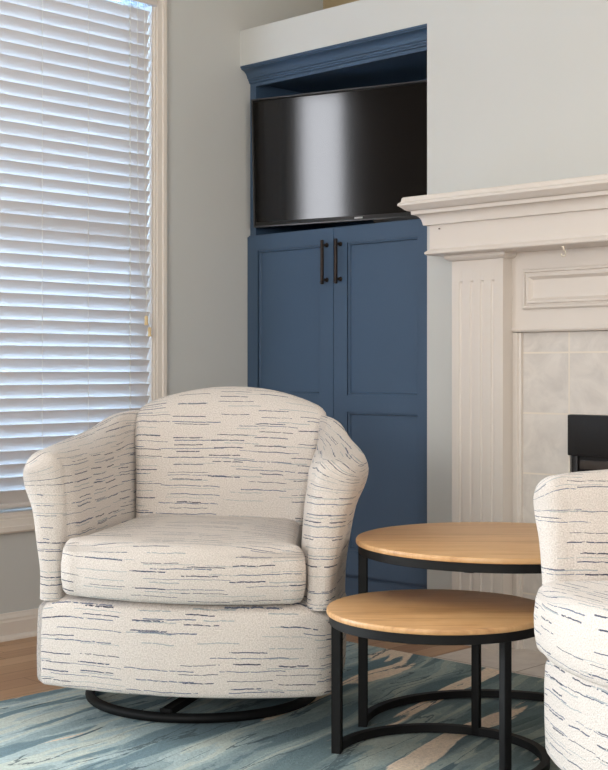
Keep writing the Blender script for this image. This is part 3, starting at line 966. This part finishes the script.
def make_chair(tilt, label, slide=0.0):
    t_ = thing('swivel_armchair', label, 'armchair', group='matching swivel armchairs')
    make_body(t_, 0); make_arm(-1, t_, 0); make_arm(1, t_, 0); make_back(t_, 0); make_cushion(t_, 0, slide)
    for ch in t_.children: ch.data.transform(Matrix.Rotation(math.radians(tilt), 4, 'Y'))      # the seat rocks a little to one side on its swivel
    bm = bmesh.new()
    RR, rt = 0.300, 0.0125
    rings = []
    for k in range(72):
        a = 2 * PI * k / 72
        rings.append([((RR + rt * math.cos(b)) * math.cos(a) - .016, (RR + rt * math.cos(b)) * math.sin(a), rt + 0.0005 + rt * math.sin(b)) for b in [2 * PI * j / 12 for j in range(12)]])
    loft(bm, rings, True, loop=True)
    ring = link('swivel_ring', bm, M_black, t_, 60)
    bm = bmesh.new()
    lathe(bm, [(0.055, 0.030), (0.06, 0.034), (0.06, 0.045), (0.035, 0.050), (0.035, 0.085), (0.12, 0.088), (0.12, 0.108)], 28)
    link('hub', bm, M_black, ring, 40)
    for a in [-PI / 2 - 0.2 + q * PI / 2 for q in range(4)]:
        bm = bmesh.new()
        rot = Matrix.Rotation(a, 4, 'Z')
        box(bm, 0.03, RR - 0.004, -0.013, 0.013, 0.018, 0.030, 0.003, 2, rot)
        link('spoke', bm, M_black, ring, 40)
    return t_
chair = make_chair(1.2, 'cream armchair with navy dashes on a black swivel ring, standing before the blind')
chair.location = RD(-0.255, 3.566, RT + .0003); chair.rotation_euler = (0, 0, A - math.radians(5.5))
chair2 = make_chair(-0.6, 'near armchair cut off by the picture edge, cream with navy dashes, beside the nesting tables', 0.028)
chair2.location = RD(0.992, 2.47, RT + .0003); chair2.rotation_euler = (0, 0, A - math.radians(69))

# ------------------------------------------------------------------ nesting tables
def make_table(name, label, loc, r, ht, legs_deg, arc):
    t_ = thing(name, label, 'coffee table', loc, A, 'round nesting tables')
    bm = bmesh.new(); th = 0.0135
    lathe(bm, [(r - .004, ht - th), (r - .001, ht - th + .001), (r, ht - th + .003), (r, ht - .004), (r - .0015, ht - .001), (r - .004, ht)], 128)
    link('tabletop', bm, M_oak, t_, 35)
    rl = r - 0.016; tb = 0.019
    bm = bmesh.new()        # apron ring
    z1, z0 = ht - th - 0.0005, ht - th - 0.0205
    prof = [(rl - .009, z0), (rl + .009, z0), (rl + .010, z0 + .001), (rl + .010, z1), (rl - .009, z1)]
    rings = [[(rr * math.cos(2 * PI * k / 128), rr * math.sin(2 * PI * k / 128), z) for rr, z in prof] for k in range(128)]
    loft(bm, rings, True, loop=True)
    link('apron_ring', bm, M_black, t_, 35)
    for a in legs_deg:
        bm = bmesh.new(); a = math.radians(a)
        box(bm, rl - tb / 2, rl + tb / 2, -tb / 2, tb / 2, 0.0, z0 + .001, 0.0015, 2, Matrix.Rotation(a, 4, 'Z'))
        link('leg', bm, M_black, t_, 40)
    bm = bmesh.new()        # open floor ring
    n = 96
    prof = [(rl - .009, .0), (rl + .009, .0), (rl + .009, .0185), (rl - .009, .0185)]
    rings = []
    for k in range(n + 1):
        a = math.radians(arc[0] + (arc[1] - arc[0]) * k / n)
        rings.append([(rr * math.cos(a), rr * math.sin(a), z) for rr, z in prof])
    loft(bm, rings, True, True, True)
    link('floor_ring', bm, M_black, t_, 35)
    for a in (-40, -62, 60, 120, 200, 250):       # screw tabs under the top
        bm = bmesh.new(); rot = Matrix.Rotation(math.radians(a), 4, 'Z')
        box(bm, rl - .034, rl - .006, -.010, .010, z0 - .0025, z0 + .0005, .001, 1, rot)
        rings = [[rot @ Vector((rl - .022 + q * math.cos(2 * PI * k / 10), q * math.sin(2 * PI * k / 10), z)) for k in range(10)] for q, z in ((.004, z0 - .0025), (.004, z0 - .005), (.0025, z0 - .006))]
        loft(bm, rings, True, True, True)
        link('screw_tab', bm, M_black, t_, 40)
    return t_
make_table('nesting_table', 'taller and larger round oak table with black frame, behind the lower one', RD(0.470, 3.2, RT + .0022), 0.345, 0.463, (172, 52, -68), (172, -68))
make_table('nesting_table', 'lower and smaller round oak table with black frame, in front of the taller one', RD(0.300, 2.955, RT + .0022), 0.250, 0.340, (164, 62, -60), (164, -60))

# ------------------------------------------------------------------ light
w = bpy.data.worlds.new('sky'); bpy.context.scene.world = w; w.use_nodes = True
bg = w.node_tree.nodes['Background']
bg.inputs[0].default_value = (0.66, 0.81, 1.0, 1); bg.inputs[1].default_value = 1.5
def area(name, loc, direction, sx, sy, power, col):
    d = bpy.data.lights.new(name, 'AREA'); d.shape = 'RECTANGLE'; d.size = sx; d.size_y = sy
    d.energy = power; d.color = col
    o = bpy.data.objects.new(name, d); C.objects.link(o); o.location = loc
    o.rotation_euler = Vector(direction).to_track_quat('-Z', 'Y').to_euler()
    return o
area('added_fill_front', ((W2[0] + W2[1]) / 2, YS - 0.2, 1.5), (0, 1, 0), 2.2, 1.4, 160, (1.0, 0.95, 0.89))  # added fill light outside the invented front window
area('added_key_patio', (XW - 0.25, (W3[0] + W3[1]) / 2, 1.40), (1, 0, 0), 2.9, 2.6, 475, (0.92, 0.96, 1.0))  # added key light outside the invented patio window
area('daylight_narrow_window', ((W4[0] + W4[1]) / 2, YS - 0.2, 1.70), (0, 1, 0), 0.40, 2.95, 72, (0.98, 0.95, 1.0))
area('daylight_blind_window', (-0.75, (W1[0] + W1[1]) / 2, 1.5), (1, 0, -0.25), 1.8, 2.4, 235, (0.34, 0.61, 1.0))

ld = bpy.data.lights.new('added_fill_right', 'POINT'); ld.energy = 34; ld.color = (1.0, 0.87, 0.76); ld.shadow_soft_size = 0.22  # invented warm fill from the right, no lamp stands there
lo = bpy.data.objects.new('added_fill_right', ld); C.objects.link(lo); lo.location = (4.3, -1.5, 1.65)

sc = bpy.context.scene
sc.view_settings.view_transform = 'Standard'; sc.view_settings.look = 'None'
sc.view_settings.gamma = 1.0; sc.view_settings.exposure = 0.17; sc.view_settings.use_curve_mapping = False
